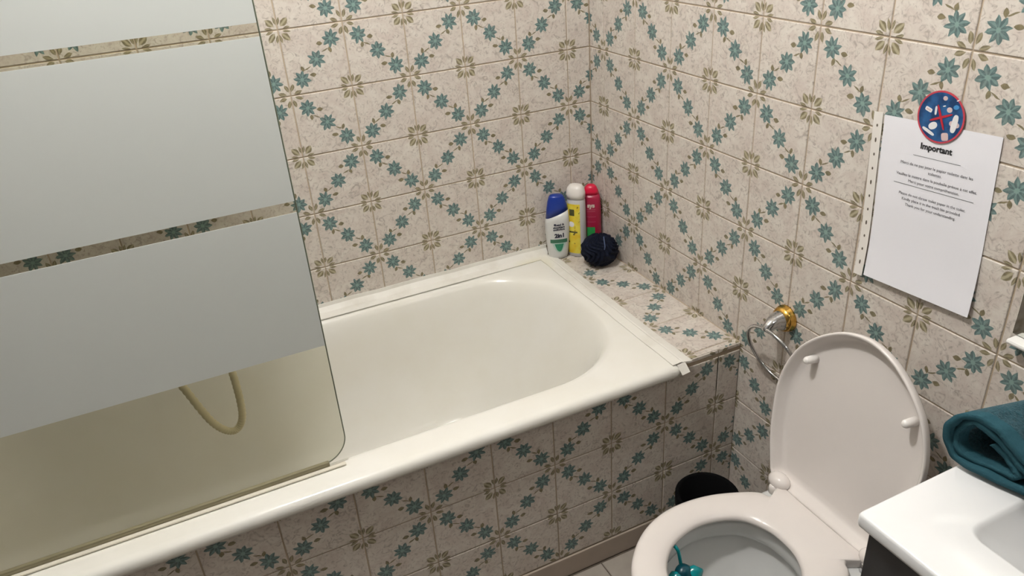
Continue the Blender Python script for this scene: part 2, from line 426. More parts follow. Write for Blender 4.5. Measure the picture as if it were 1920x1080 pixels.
rings = [ring_of(rectp(.012), Z_RIM-.028), ring_of(rectp(.003), Z_RIM-.029), ring_of(rectp(0), Z_RIM-.022), ring_of(rectp(.0), Z_RIM-.012), ring_of(rectp(.004), Z_RIM-.005), ring_of(rectp(.011), Z_RIM-.001), ring_of(rectp(.02), Z_RIM),
         ring_of(rrect(-1.82, -.212, -.634, -.040, .24), Z_RIM-.002), ring_of(rrect(-1.808, -.221, -.625, -.046, .24), Z_RIM-.004),
         bowl(0, 0, 0, Z_RIM-.009, .235), bowl(.008, .010, .006, Z_RIM-.020, .232), bowl(.018, .026, .013, Z_RIM-.05, .228), bowl(.03, .05, .020, .43, .222), bowl(.045, .085, .028, .35, .215),
         bowl(.06, .125, .038, .27, .205), bowl(.08, .17, .052, .20, .195), bowl(.10, .21, .072, .155, .18), bowl(.13, .25, .10, .128, .16), bowl(.17, .30, .135, .117, .13), bowl(.3, .45, .20, .112, .08)]
part('basin', loft(rings, False, True), M_TUB, tub, True)
# old peeling sealing tape around the bath
tape = thing('sealing_tape', 'old cream sealing tape along the bath edges with a loose folded end', 'tape', (-1.0, -.02, Z_RIM))
pr = [(-.044, Z_RIM+.0005), (-.044, Z_RIM+.0025), (-.014, Z_RIM+.004), (-.0035, Z_RIM+.016), (-.003, Z_RIM+.026), (-.0006, Z_RIM+.026), (-.0006, Z_RIM+.0005)]
ringsT = []
for k in range(24):
    x = XL+.004+(-.17-XL)*k/23; jz = random.uniform(-.0012, .0012)
    ringsT.append([(x+(0 if k < 23 else (.0 if y > -.02 else -.02)), y, z+(jz if i in (2, 3, 4, 5) else 0)) for i, (y, z) in enumerate(pr)])
part('back_strip', loft(ringsT), M_TAPE, tape)
prs = [(-.206, Z_RIM+.0005), (-.206, Z_RIM+.002), (-.182, Z_RIM+.0035), (-.178, Z_RIM+.001), (-.174, Z_RIM+.0012), (-.152, Z_RIM-.0035), (-.149, Z_RIM-.0065), (-.160, Z_RIM-.0065), (-.186, Z_RIM+.0005)]
ringsT = []
for k in range(20):
    y = -.022-(.674)*k/19; j = random.uniform(-.001, .001)
    ringsT.append([(x+j, y, z+abs(j)*.4) for x, z in prs])
part('side_strip', loft(ringsT), M_TAPE, tape)
fl = [(-.196, -.699, Z_RIM+.0015), (-.172, -.697, Z_RIM+.0005), (-.170, -.713, Z_RIM-.016), (-.193, -.715, Z_RIM-.017)]
part('loose_flap', ([tuple(p) for p in fl]+[(p[0], p[1]-.0015, p[2]-.001) for p in fl], [(0, 1, 2, 3), (7, 6, 5, 4), (0, 4, 5, 1), (1, 5, 6, 2), (2, 6, 7, 3), (3, 7, 4, 0)]), M_TAPE, tape)

# ------------------------------------------------------------------ shower screen
YS = -.640
scr = thing('shower_screen', 'glass bath screen with wide frosted bands and narrow clear stripes', 'shower screen', (-1.4, YS, .53))
GX0, GX1, GZ0, GZ1 = XL+.02, -.945, .536, 2.0
def screen_outline(r=.055):
    o = [(GX0, GZ0), (GX1-r, GZ0)]
    o += [(GX1-r+r*math.sin(t*PI/24), GZ0+r-r*math.cos(t*PI/24)) for t in range(1, 13)]
    o += [(GX1, GZ1), (GX0, GZ1)]
    return o
def prism(outl, y0, y1):
    n = len(outl); v = [(x, y0, z) for x, z in outl]+[(x, y1, z) for x, z in outl]
    return v, [tuple(range(n)), tuple(range(2*n-1, n-1, -1))]+[(i, n+i, n+(i+1) % n, (i+1) % n) for i in range(n)]
part('glass_pane', prism(screen_outline(), YS, YS+.006), M_GLASS, scr)
part('glass_edge', tube([(GX1-.055+.055*math.sin(t*PI/24), YS+.003, GZ0+.055-.055*math.cos(t*PI/24)) for t in range(0, 13)]+[(GX1+.0003, YS+.003, GZ1)], .0012, 6), plain('dark_green_glass_edge', lin(120, 128, 112), .3), scr)
for za, zb in ((.800, 1.063), (1.083, 1.347), (1.367, 1.630), (1.650, 1.93)):
    part('frosted_band', box(GX0+.002, GX1-.0015, YS-.0008, YS-.0002, za, zb), M_FROST, scr)
part('bottom_seal', bbox_bevel(GX0, -.985, YS+.000, YS+.008, Z_RIM+.001, .5395, .002), M_RUBBER, scr, label='olive rubber seal along the bottom of the glass')
part('drip_lip', bbox_bevel(GX0, -.955, YS-.010, YS-.0015, Z_RIM+.0003, Z_RIM+.004, .001), plain('yellowed_seal_lip', lin(222, 216, 200), .5), scr)
part('hinge_rail', bbox_bevel(XL+.001, GX0+.004, YS-.012, YS+.018, .54, 2.0, .003), M_CHROME, scr)

# shower hose hanging behind the screen
hose = thing('shower_hose', 'cream ribbed shower hose hanging in a loop behind the glass screen', 'hose', (-1.15, -.35, .48))
hp = spline([(-1.268, -.062, .700), (-1.266, -.10, .672), (-1.258, -.20, .660), (-1.240, -.30, .662), (-1.215, -.35, .628), (-1.180, -.35, .520), (-1.145, -.35, .481), (-1.118, -.35, .510), (-1.112, -.35, .600), (-1.118, -.325, .675), (-1.130, -.25, .725), (-1.140, -.17, .745), (-1.140, -.125, .757)], 24)
part('hose', tube(hp, [.0082+.0009*math.sin(i*2.1) for i in range(len(hp))], 10), M_HOSE, hose, True)
part('mixer_body', tube([(-1.300, -.055, .718), (-1.285, -.055, .718), (-1.12, -.055, .718), (-1.105, -.055, .718)], [.017, .021, .021, .017], 20), M_CHROME, hose, True)
for x in (-1.265, -1.14):
    part('wall_rosette', lathe([(.028, .0006), (.028, .007), (.014, .012), (.014, .034)], (x, 0, .718), (0, -1, 0), 24), M_CHROME, hose, True)
part('spout', tube(spline([(-1.203, -.070, .712), (-1.203, -.11, .708), (-1.203, -.15, .695), (-1.203, -.165, .675)], 5), .011, 14), M_CHROME, hose, True)
for x, sg in ((-1.302, -1), (-1.103, 1)):
    part('tap_handle', lathe([(.014, 0), (.021, .006), (.022, .028), (.016, .034)], (x, -.055, .718), (sg, 0, 0), 20), M_CHROME, hose, True)
part('handset_cradle', lathe([(.010, 0), (.010, .022), (.018, .024), (.018, .032)], (-1.14, -.055, .738), (0, -.5, .86), 20), M_CHROME, hose, True)
part('grip', tube([(-1.140, -.128, .757), (-1.141, -.10, .772), (-1.142, -.06, .790), (-1.143, -.045, .797)], [.009, .012, .013, .013], 16), M_HOSE, hose, True)
part('spray_head', lathe([(.013, 0), (.030, .010), (.032, .020), (.028, .024)], (-1.143, -.036, .806), (.3, -.75, -.6), 24), M_CHROME, hose, True)

# ------------------------------------------------------------------ toilet
YC = -1.118; HX = -.156
def T(s, wd, z): return (HX-s, YC+wd, z)
toilet = thing('toilet', 'white toilet with the lid up and seat down, between bath and basin', 'toilet', (HX-.15, YC, 0))
def sym(half, n=6):
    full = [Vector((a, b, 0)) for a, b in half]; other = [Vector((a, -b, 0)) for a, b in reversed(half) if abs(b) > 1e-6]
    return [(p.x, p.y) for p in spline(full+other, n, True)]
TC = (.215, 0)
seat_out = sym([(.0, 0), (.0, .06), (.0, .106), (.016, .108), (.030, .098), (.042, .100), (.052, .118), (.085, .138), (.14, .160), (.20, .170), (.26, .166), (.32, .142), (.37, .100), (.402, .05), (.412, 0)], 8)
seat_smooth = sym([(.0, 0), (.0, .06), (.006, .088), (.030, .094), (.060, .114), (.10, .139), (.14, .158), (.20, .170), (.26, .166), (.32, .142), (.37, .100), (.402, .05), (.412, 0)], 8)
seat_in = sym([(.098, 0), (.105, .044), (.133, .085), (.19, .107), (.24, .105), (.29, .086), (.327, .048), (.339, 0)], 8)
seat_dirs = sorted(set([round(2*PI*k/180, 5) for k in range(180)]+[round(math.atan2(p[1], p[0]-TC[0]) % (2*PI), 5) for p in seat_out]))
def pring(poly, z, inset=0.0, c=TC, scale=1.0, ds=seat_dirs, smin=None):
    out = []
    for a in ds:
        t = ray_hit(poly, c, a)*scale-inset
        s_, w_ = c[0]+math.cos(a)*t, math.sin(a)*t
        if smin is not None: s_ = max(s_, smin)
        out.append(T(s_, w_, z))
    return out
ZS = .400
def blend(pa, pb, f, z):
    return [T(TC[0]+math.cos(a)*(ray_hit(pa, TC, a)*(1-f)+ray_hit(pb, TC, a)*f), math.sin(a)*(ray_hit(pa, TC, a)*(1-f)+ray_hit(pb, TC, a)*f), z) for a in seat_dirs]
rs = [pring(seat_out, ZS-.020, .004), pring(seat_out, ZS-.018, .0), pring(seat_out, ZS-.010, 0), pring(seat_out, ZS-.004, .002), pring(seat_out, ZS-.001, .006), blend(seat_smooth, seat_in, .2, ZS+.0015), blend(seat_smooth, seat_in, .5, ZS+.0015), blend(seat_smooth, seat_in, .75, ZS-.0015),
      blend(seat_smooth, seat_in, .92, ZS-.006), pring(seat_in, ZS-.012), pring(seat_in, ZS-.018, -.002), pring(seat_in, ZS-.020, -.005)]
rs.append(rs[0])
part('seat', loft(rs, False, False), M_SEAT, toilet, True)
# lid, tilted back against the wall side
LT = math.radians(9); Lup = Vector((math.sin(LT), 0, math.cos(LT))); Lback = Vector((math.cos(LT), 0, -math.sin(LT)))
LO = Vector((HX-.001, YC, ZS-.008))
def Lp(wd, h, dep): return LO+Vector((0, wd*.975+.016, 0))+Lup*(h*1.028)+Lback*dep
lid_half = [(0, 0), (.07, 0), (.118, .001), (.134, .012), (.145, .04), (.161, .092), (.170, .143), (.174, .198), (.167, .243), (.148, .289), (.121, .323), (.084, .353), (.045, .373), (0, .381)]
lid_poly = [(p.x, p.y) for p in spline([Vector((a, b, 0)) for a, b in lid_half]+[Vector((-a, b, 0)) for a, b in reversed(lid_half[1:-1])], 7, True)]
LCc = (0, .19); ldirs = [2*PI*k/140 for k in range(140)]
def lring(inset, dep, sc=None):
    out = []
    for a in ldirs:
        t = ray_hit(lid_poly, LCc, a)
        t = t-inset if sc is None else t*sc
        out.append(Lp(LCc[0]+math.cos(a)*t, LCc[1]+math.sin(a)*t, dep))
    return out
lr = [lring(0, .031, .3), lring(.03, .0305), lring(.010, .026), lring(.002, .015), lring(0, .004), lring(.001, .0005), lring(.0035, 0), lring(.006, .0015), lring(.009, .006), lring(.016, .018), lring(.022, .0222), lring(.032, .0235), lring(.06, .0240), lring(0, .0240, .3)]
part('lid', loft(lr), M_SEAT, toilet, True)
for sg in (1, -1):
    B = Lp(.1155*sg, .281, .0245)
    part('lid_bumper', lathe([(.0085, 0), (.008, .014), (.0075, .026), (.0055, .030), (.002, .0315)], B, -Lback, 20), plain('white_rubber_bumper', lin(240, 236, 232), .4), toilet, True)
    # hinge cap: plump rounded block beside the seat
    c = Vector((HX+.000, YC+.118*sg, ZS+.000)); rr = []
    for k in range(11):
        t = -PI/2+PI*k/10
        rr.append([(c.x+.019*math.cos(t)*math.cos(2*PI*j/20), c.y+.025*math.sin(t), c.z+.017*math.cos(t)*math.sin(2*PI*j/20)+.002) for j in range(20)])
    part('hinge_cap', loft(rr), M_SEAT, toilet, True)
    part('hinge_bolt', lathe([(.011, 0), (.011, .016), (.008, .022)], (HX-.012, YC+.118*sg, .376), (0, 0, 1), 20), M_SEAT if sg > 0 else M_CHROME, toilet, True, label='white hinge bolt' if sg > 0 else 'chrome hinge bolt')
# ceramic pan
body = sym([(-.150, 0), (-.150, .07), (-.148, .125), (-.08, .128), (.0, .130), (.06, .132), (.12, .148), (.19, .160), (.26, .156), (.32, .133), (.365, .095), (.393, .05), (.402, 0)], 8)
BC = (.12, 0)
bd = [2*PI*k/160 for k in range(160)]
def br(poly, z, sc, c=BC, ins=0.0, smin=-.150): return pring(poly, z, ins, c, sc, bd, smin)
hole = [(a, b) for a, b in seat_in]
HC = (.215, 0)
def hr(z, sc, sh=0.0):
    out = []
    for a in bd:
        t = ray_hit(hole, HC, a)*sc; out.append(T(HC[0]+sh+math.cos(a)*t, math.sin(a)*t, z))
    return out
rb = [br(body, .0, .66), br(body, .02, .66), br(body, .10, .62), br(body, .20, .68), br(body, .28, .82), br(body, .33, .94), br(body, .355, .99), br(body, .370, 1.0), br(body, .377, .985), br(body, .3785, .95),
      hr(.3785, 1.16), hr(.376, 1.11), hr(.365, 1.09), hr(.345, 1.09), hr(.334, 1.10), hr(.331, 1.13), hr(.333, 1.20), hr(.325, 1.22), hr(.30, 1.16), hr(.27, 1.02), hr(.24, .82, -.01), hr(.215, .62, -.02), hr(.19, .48, -.03), hr(.15, .42, -.035), hr(.12, .30, -.04)]
part('pan', loft(rb), M_CERAMIC, toilet, True)
part('water', (hr(.196, .515, -.027), [tuple(range(len(bd)))]), M_WATER, toilet)
# rim block
fr = thing('toilet_freshener', 'teal gel rim block hanging inside the toilet bowl', 'toilet freshener', (-.42, -1.045, .33))
part('hook', tube(spline([(-.438, -1.004, .378), (-.434, -1.018, .3815), (-.430, -1.030, .374), (-.426, -1.033, .35), (-.424, -1.034, .335)], 6), .0035, 8), M_TEAL, fr, True)
bl = []
for k in range(13):
    t = -PI/2+PI*k/12; ct, st = math.cos(t), math.sin(t)
    ax = Vector((.62, -.10, .12)).normalized()
    c = Vector((-.432, -1.050, .318))+ax*(.045*st); s_ = Vector((0, 1, 0))
    n_ = ax.cross(s_).normalized(); wv = .020*ct*(1+.28*math.sin(k*1.6))
    bl.append([c+s_*(wv*math.cos(2*PI*j/18))*.75+n_*(wv*math.sin(2*PI*j/18)) for j in range(18)])
part('gel_block', loft(bl), M_TEAL, fr, True)
part('cage', lathe([(.016, 0), (.019, .006), (.017, .016), (.011, .022)], (-.428, -1.041, .322), (.1, -.6, .5), 18), M_TEALDARK, fr, True)

# ------------------------------------------------------------------ bin
binx, biny = -.197, -.832
bn = thing('waste_bin', 'small round black waste bin in the corner between toilet and bath', 'bin', (binx, biny, 0))
part('body', lathe([(.0, .004), (.054, .0), (.058, .004), (.068, .235), (.070, .240), (.070, .248), (.067, .250), (.064, .247), (.063, .235), (.054, .012), (.0, .010)], (binx, biny, 0), (0, 0, 1), 40, False), M_BIN, bn, True)
part('liner', lathe([(.0705, .215), (.0725, .220), (.073, .248), (.0695, .2525), (.0635, .249), (.058, .18), (.0, .11)], (binx, biny, 0), (0, 0, 1), 40, False), plain('black_bin_liner', lin(6, 6, 7), .85, bump=.3, bscale=60, spec=.1), bn, True)

# ------------------------------------------------------------------ towel ring
tr = thing('towel_ring', 'chrome towel ring on a gold wall mount above the bin', 'towel ring', (0, -.818, .65))
part('wall_mount', lathe([(.030, .0005), (.0305, .005), (.0275, .008), (.0285, .012), (.0265, .016), (.023, .019), (.021, .021)], (0, -.818, .652), (-1, 0, 0), 36), M_GOLD, tr, True, label='polished gold wall mount')
tip = Vector((-.060, -.822, .6435))
arm = spline([(-.018, -.818, .652), (-.030, -.8185, .653), (-.044, -.820, .651), (-.055, -.8215, .646), (-.062, -.822, .638)], 6)
part('arm', tube(arm, [.0235-.0150*(i/(len(arm)-1))**.8 for i in range(len(arm))], 20), M_CHROME, tr, True)
Rr = .078; dv = Vector((.33, -.09, -.94)).normalized(); ev = Vector((-.03, -.994, .09)); ev = (ev-dv*ev.dot(dv)).normalized()
cen = Vector((-.0615, -.822, .6425))+dv*(Rr-.003)
part('ring', tube([cen+(dv*math.cos(2*PI*k/64)+ev*math.sin(2*PI*k/64))*Rr for k in range(64)], .0041, 12, True), M_CHROME, tr, True)

# ------------------------------------------------------------------ vanity
VZ = .83; VX, VY0, VY1 = -.475, -2.03, -1.423
van = thing('vanity_unit', 'black wall-hung cabinet under the white washbasin', 'cabinet', (-.23, -1.73, .25))
for nm, bx_ in (('side_panel', (-.445, -.0005, VY1-.030, VY1-.012, .25, VZ-.0205)), ('side_panel', (-.445, -.0005, VY0+.012, VY0+.030, .25, VZ-.0205)), ('bottom_panel', (-.445, -.0005, VY0+.0305, VY1-.0305, .25, .268)), ('back_panel', (-.012, -.0005, VY0+.0305, VY1-.0305, .2685, VZ-.0205))):
    part(nm, box(*bx_), M_BLACK, van)
for za, zb in ((.252, .525), (.530, .805)):
    d_ = part('drawer_front', bbox_bevel(-.463, -.4455, VY0+.012, VY1-.012, za, zb, .0015), M_BLACK, van)
    part('handle', bbox_bevel(-.474, -.4635, VY0+.20, VY1-.20, zb-.035, zb-.025, .002), M_CHROME, d_)
bas = thing('washbasin', 'white washbasin top with a rectangular sunken bowl', 'washbasin', (-.23, -1.73, VZ-.02))
BCn = (-.225, -1.728)
o1 = lambda i, z, r=.006: [(x, y, z) for x, y in rrect(VX+i, -.0008-i, VY0+i, VY1-i, r, 6)]
b1 = lambda i, z, r=.02: [(x, y, z) for x, y in rrect(-.391+i, -.085-i, -1.935+i, -1.505-i, r, 6)]
part('top', loft([b1(.03, VZ-.1105), o1(.004, VZ-.020), o1(.001, VZ-.019), o1(0, VZ-.015), o1(0, VZ-.004), o1(.0015, VZ-.001), o1(.004, VZ),
     b1(-.004, VZ, .024), b1(0, VZ-.0015), b1(.003, VZ-.006), b1(.012, VZ-.018, .025), b1(.040, VZ-.045, .03), b1(.075, VZ-.072, .03), b1(.105, VZ-.088, .03), b1(.135, VZ-.092, .012)]), M_BASIN, bas, True)
part('drain', lathe([(.022, 0), (.022, .002), (.016, .003)], (-.235, -1.72, VZ-.0918), (0, 0, 1), 24), M_CHROME, bas, True)

# mirror with its narrow white shelf
mir = thing('wall_mirror', 'wall mirror above the washbasin', 'mirror', (0, -1.6, .86))
part('mirror_glass', bbox_bevel(-.006, -.0005, -2.02, -1.282, .858, 1.62, .001), plain('mirror_silver', (.62, .63, .60, 1), .04, 1.0, var=.01), mir)
shf = part('mirror_shelf', bbox_bevel(-.026, -.0005, -2.02, -1.286, .848, .8565, .0035), plain('white_shelf_lacquer', lin(236, 234, 230), .3, var=.01), None)
shf['label'] = 'narrow white shelf along the foot of the wall mirror'; shf['category'] = 'shelf'

# ------------------------------------------------------------------ folded towel
tw = thing('bath_towel', 'dark teal terry towel loosely rolled on the washbasin corner', 'towel', (-.16, -1.5, VZ))
outl = spline([Vector(p+(0,)) for p in [(.180, .016), (.162, .030), (.125, .046), (.09, .064), (.06, .081), (.03, .088), (.010, .072), (.0, .044), (.012, .016), (.035, .005), (.09, .0045), (.155, .005)]], 8, True)
hc = Vector((.036, .044, 0)); no = len(outl); turns = 2.25; N = int(no*turns)
path = []
for i in range(N):
    p = outl[i % no]; f = max(0.0, i/no); sc = 1-.22*f*(1-.05*f)
    q = hc+Vector(((p.x-hc.x)*(1-.40*f*(1-.10*f) if p.x > hc.x else sc), (p.y-hc.y)*sc, 0))
    if i % no > no*.55 and f > 1: q.y += .0
    path.append(q)
path = [Vector((.215, .016, 0)), Vector((.202, .018, 0))]+path
tdir = Vector((math.cos(math.radians(-12)), math.sin(math.radians(-12)), 0)); sdir = Vector((.22, -1, 0)).normalized()   # towards -y (right), the rolled end lies skewed
TO = Vector((-.318, -1.402, VZ+.0008)); half_t = .0040
def section(dist, k):
    inner, outer = [], []
    for i, p in enumerate(path):
        a = path[max(0, i-1)]; b = path[min(len(path)-1, i+1)]; t = (b-a).normalized(); nrm = Vector((-t.y, t.x, 0))
        g = i/len(path)
        wob = .0016*math.sin(i*.35+k*.9)+.001*math.sin(i*.9-k*.5)
        hh = half_t
        for lst, s_ in ((inner, hh+wob*.5), (outer, -hh+wob*.5)):
            q = p+nrm*s_
            lst.append(TO+sdir*q.x+tdir*(dist+.012*max(0, g-.25)*(1-dist/.3)+.002*math.sin(i*.22))+Vector((0, 0, max(.0003, q.y))))
    return inner+outer[::-1]
dists = [0, .002, .006, .012, .017]; dists2 = [.017, .022, .03, .05, .08, .11, .14, .17, .20, .23, .26]
def shrink(sec, c, f): return sec
hem = loft([section(d, 0) for d in dists], True, False)
nsec = len(path)*2
def rowcap(n):  # cap a strip section as quads between both sides
    m_ = n//2; return [(i, i+1, n-2-i, n-1-i) for i in range(m_-1)]
vh, fh = loft([section(d, 0) for d in dists], False, False); fh += [tuple(reversed(q)) for q in rowcap(nsec)]
part('hem', (vh, fh), M_HEM, tw, True)
vb, fb = loft([section(d, i*.6) for i, d in enumerate(dists2)], False, False); nb = (len(dists2)-1)*nsec; fb += [tuple(nb+i for i in q) for q in rowcap(nsec)]
part('terry_body', (vb, fb), M_TOWEL, tw, True)

# ------------------------------------------------------------------ notice
def make_notice():
    ang = math.radians(3.2); c = Vector((0, -1.097, .993))
    R_ = Vector((0, -math.cos(ang), math.sin(ang))); U_ = Vector((0, math.sin(ang), math.cos(ang)))
    def lift(b):  # lower part curls away from the wall
        t = max(0.0, -(b+.03)/.12); return .0015+.0085*t*t
    def P(a, b, d=0.0): return c+R_*a+U_*b+Vector((-lift(b)-d, 0, 0))
    nt = thing('paper_notice', 'white printed notice in a punched plastic sleeve taped to the wall', 'notice', (0, -1.097, .84))
    def sheet(a0, a1, b0, b1, d0, d1, n=16):
        rows = [b0+(b1-b0)*k/n for k in range(n+1)]
        rr = [[P(a0, b, d0), P(a1, b, d0), P(a1, b, d1), P(a0, b, d1)] for b in rows]
        return loft(rr)
    part('paper', sheet(-.105, .105, -.1485, .1485, 0, .0004), M_PAPER, nt)
    part('sleeve', sheet(-.108, .108, -.153, .151, .0006, .0008), M_CLEAR, nt)
    st = part('punched_strip', sheet(-.127, -.1085, -.152, .151, 0, .0005), plain('milky_sleeve_strip', lin(228, 223, 216), .35, var=.03), nt)
    for k in range(11):
        b = .128-.0255*k; L = .0042 if k % 3 == 1 else .0026
        pts = [P(-.118+.0016*math.cos(2*PI*j/12), b+L*math.sin(2*PI*j/12), .0006) for j in range(12)]
        part('punch_hole', (pts+[p+Vector((-.0003, 0, 0)) for p in pts], [tuple(range(12)), tuple(range(23, 11, -1))]+[(j, 12+j, 12+(j+1) % 12, (j+1) % 12) for j in range(12)]), plain('dark_punch_hole', lin(92, 82, 72), .7), st)
    def line(s, a, b, width, size, mat, bold=0):
        v, f = text_geo(s, width, size, bold)
        o = part('lettering', ([P(a+x, b+y, .0011) for x, y in v], f), mat, nt); return o
    top = .1485; H = .297
    line('Important', .0, top-.130*H, .057, .012, M_INK, .0004)
    line('Merci de ne pas jeter le papier toilette dans les', .004, top-.243*H, .132, .0068, M_INKSOFT)
    line('toilettes.', .004, top-.273*H, .025, .0068, M_INKSOFT)
    line('Veuillez le mettre dans la poubelle prévue à cet effet.', .006, top-.312*H, .148, .0068, M_INKSOFT)
    line('Merci pour votre compréhension.', .004, top-.343*H, .094, .0068, M_INKSOFT)
    line('Please do not throw toilet paper in the toilet.', .004, top-.423*H, .124, .0068, M_INKSOFT)
    line('Kindly place it in the trash bin provided.', .004, top-.453*H, .110, .0068, M_INKSOFT)
    line('Thank you for your understanding.', .004, top-.484*H, .095, .0068, M_INKSOFT)
    for b, wd, m_ in ((top-.188*H, .086, M_INKSOFT), (top-.367*H, .148, M_INK)):
        v = [P(.003-wd/2, b-.0003, .0011), P(.003+wd/2, b-.0003, .0011), P(.003+wd/2, b+.0003, .0011), P(.003-wd/2, b+.0003, .0011)]
        part('rule', (v, [(0, 1, 2, 3)]), m_, nt)
    # round sticker overlapping the top of the sheet
    sc = Vector((-.0035, -1.0885, 1.1545)); r0 = .0415
    sk = thing('warning_sticker', 'round blue sticker with a red rim and cross above the notice', 'sticker', (0, sc.y, sc.z-r0))
    def Q(a, b, d): return sc+R_*a+U_*b+Vector((-d, 0, 0))
    def disc(ro, d0, d1, ri=0.0, n=48):
        if ri == 0: return loft([[Q(ro*math.cos(2*PI*j/n), ro*math.sin(2*PI*j/n), d0) for j in range(n)], [Q(ro*math.cos(2*PI*j/n), ro*math.sin(2*PI*j/n), d1) for j in range(n)]])
        rr = [[Q(ro*math.cos(2*PI*j/n), ro*math.sin(2*PI*j/n), d0) for j in range(n)], [Q(ro*math.cos(2*PI*j/n), ro*math.sin(2*PI*j/n), d1) for j in range(n)], [Q(ri*math.cos(2*PI*j/n), ri*math.sin(2*PI*j/n), d1) for j in range(n)], [Q(ri*math.cos(2*PI*j/n), ri*math.sin(2*PI*j/n), d0) for j in range(n)]]
        rr.append(rr[0]); return loft(rr, False, False)
    bl_ = NB('blue_sticker_print'); tcn = bl_.new('ShaderNodeTexCoord'); nz = bl_.noise(tcn.outputs['Object'], 45, 3)
    bl_.set(Base_Color=bl_.mix(bl_.ramp(nz.outputs[0], .4, .75), lin(14, 52, 96), lin(48, 104, 158)), Roughness=.4)
    part('backing', disc(r0-.002, 0, .0006), bl_.mat, sk)
    part('red_rim', disc(r0, 0, .0008, r0-.0028), plain('red_print', lin(186, 62, 76), .5), sk)
    white = plain('white_print', lin(226, 224, 224), .5); pink = plain('pale_pink_print', lin(206, 182, 180), .5); sky = plain('light_blue_print', lin(70, 140, 196), .5)
    def blobp(nm, a, b, la, lb, rot, mat, pw=2.0, d=.0009):
        n = 20; pts = []
        for j in range(n):
            t = 2*PI*j/n; x = la*math.copysign(abs(math.cos(t))**(2/pw), math.cos(t)); y = lb*math.copysign(abs(math.sin(t))**(2/pw), math.sin(t))
            pts.append((a+x*math.cos(rot)-y*math.sin(rot), b+x*math.sin(rot)+y*math.cos(rot)))
        part(nm, loft([[Q(x, y, d-.0003) for x, y in pts], [Q(x, y, d) for x, y in pts]]), mat, sk)
    k = .0415/178
    blobp('printed_wipe', -95*k, 40*k, 27*k, 14*k, -.35, white, 5); blobp('printed_wipe', -95*k, 40*k, 18*k, 6*k, -.35, pink, 5, .0011)
    blobp('printed_pad', 108*k, -28*k, 21*k, 62*k, -.15, white, 3); blobp('printed_pad', 108*k, -32*k, 38*k, 20*k, -.15, pink, 2.5, .00085)
    blobp('printed_cotton', 18*k, 130*k, 17*k, 15*k, 0, pink); blobp('printed_cap', 105*k, 82*k, 20*k, 15*k, .2, sky)
    blobp('printed_pill', 112*k, 128*k, 12*k, 4*k, .5, white); blobp('printed_pill', 18*k, 78*k, 11*k, 4*k, .3, white)
    blobp('printed_swab', -40*k, 40*k, 8*k, 30*k, 0, white, 3)
    blobp('printed_tissue', -48*k, -65*k, 34*k, 24*k, .5, white, 2.2); blobp('printed_razor', -78*k, -108*k, 52*k, 11*k, -.42, white, 3)
    blobp('printed_cup', 52*k, -125*k, 26*k, 27*k, .2, pink, 4); blobp('printed_ball', 60*k, 58*k, 20*k, 18*k, 0, pink)
    red = plain('red_cross_print', lin(178, 28, 44), .5)
    blobp('cross_bar', 5*k, 0, 88*k, 8*k, .38, red, 3, .0013); blobp('cross_bar', 5*k, 0, 88*k, 8*k, -1.18, red, 3, .0014)
make_notice()

# ------------------------------------------------------------------ toiletries
def ell_ring(c, z, a, b, rot, tilt=0.0, n=40, pw=2.4):
    out = []
    for j in range(n):
        t = 2*PI*j/n
        x = a*math.copysign(abs(math.cos(t))**(2/pw), math.cos(t)); y = b*math.copysign(abs(math.sin(t))**(2/pw), math.sin(t))
        out.append((c[0]+x*math.cos(rot)-y*math.sin(rot), c[1]+x*math.sin(rot)+y*math.cos(rot), z+tilt*x))
    return out
def bottle(c, rot, body_prof, cap_prof, body_mat, cap_mat, root, pw=2.4):
    """profiles: (height, half width, half depth, tilt)"""
    z0 = Z_SHELF+.0004
    part('body', loft([ell_ring(c, z0+h, a, b, rot, tl, pw=pw) for h, a, b, tl in body_prof]), body_mat, root, True)
    part('cap', loft([ell_ring(c, z0+h, a, b, rot, tl, pw=pw) for h, a, b, tl in cap_prof]), cap_mat, root, True)
def surf(c, rot, prof, lx, h, pw=2.4, off=.0004):
    """point on a bottle's front face (towards its local -y) at lateral lx and height h"""
    pa = prof[0]
    for k in range(len(prof)-1):
        if prof[k][0] <= h <= prof[k+1][0]:
            t = (h-prof[k][0])/max(1e-6, prof[k+1][0]-prof[k][0]); pa = [prof[k][i]*(1-t)+prof[k+1][i]*t for i in range(3)]; break
    else: pa = prof[-1]
    a, b = pa[1], pa[2]; q = min(.97, abs(lx)/a); y = -(b*(1-q**pw)**(1/pw))-off
    return (c[0]+lx*math.cos(rot)-y*math.sin(rot), c[1]+lx*math.sin(rot)+y*math.cos(rot), Z_SHELF+h)
def patch(c, rot, prof, x0f, x1f, h0, h1, nx=10, nh=14, pw=2.4, off=.0003, xw=None):
    g = []
    for i in range(nh+1):
        h = h0+(h1-h0)*i/nh
        xa, xb = (x0f(h), x1f(h)) if callable(x0f) else (x0f, x1f)
        g.append([surf(c, rot, prof, xa+(xb-xa)*j/nx, h, pw, off) for j in range(nx+1)])
    return loft(g, False, False, False)
def print_on(c, rot, prof, s, lx, h, width, size, mat, root, bold=0.0, slope=0.0, pw=2.4):
    v, f = text_geo(s, width, size, bold)
    part('lettering', ([surf(c, rot, prof, lx+x, h+y+slope*x, pw, .0007) for x, y in v], f), mat, root)

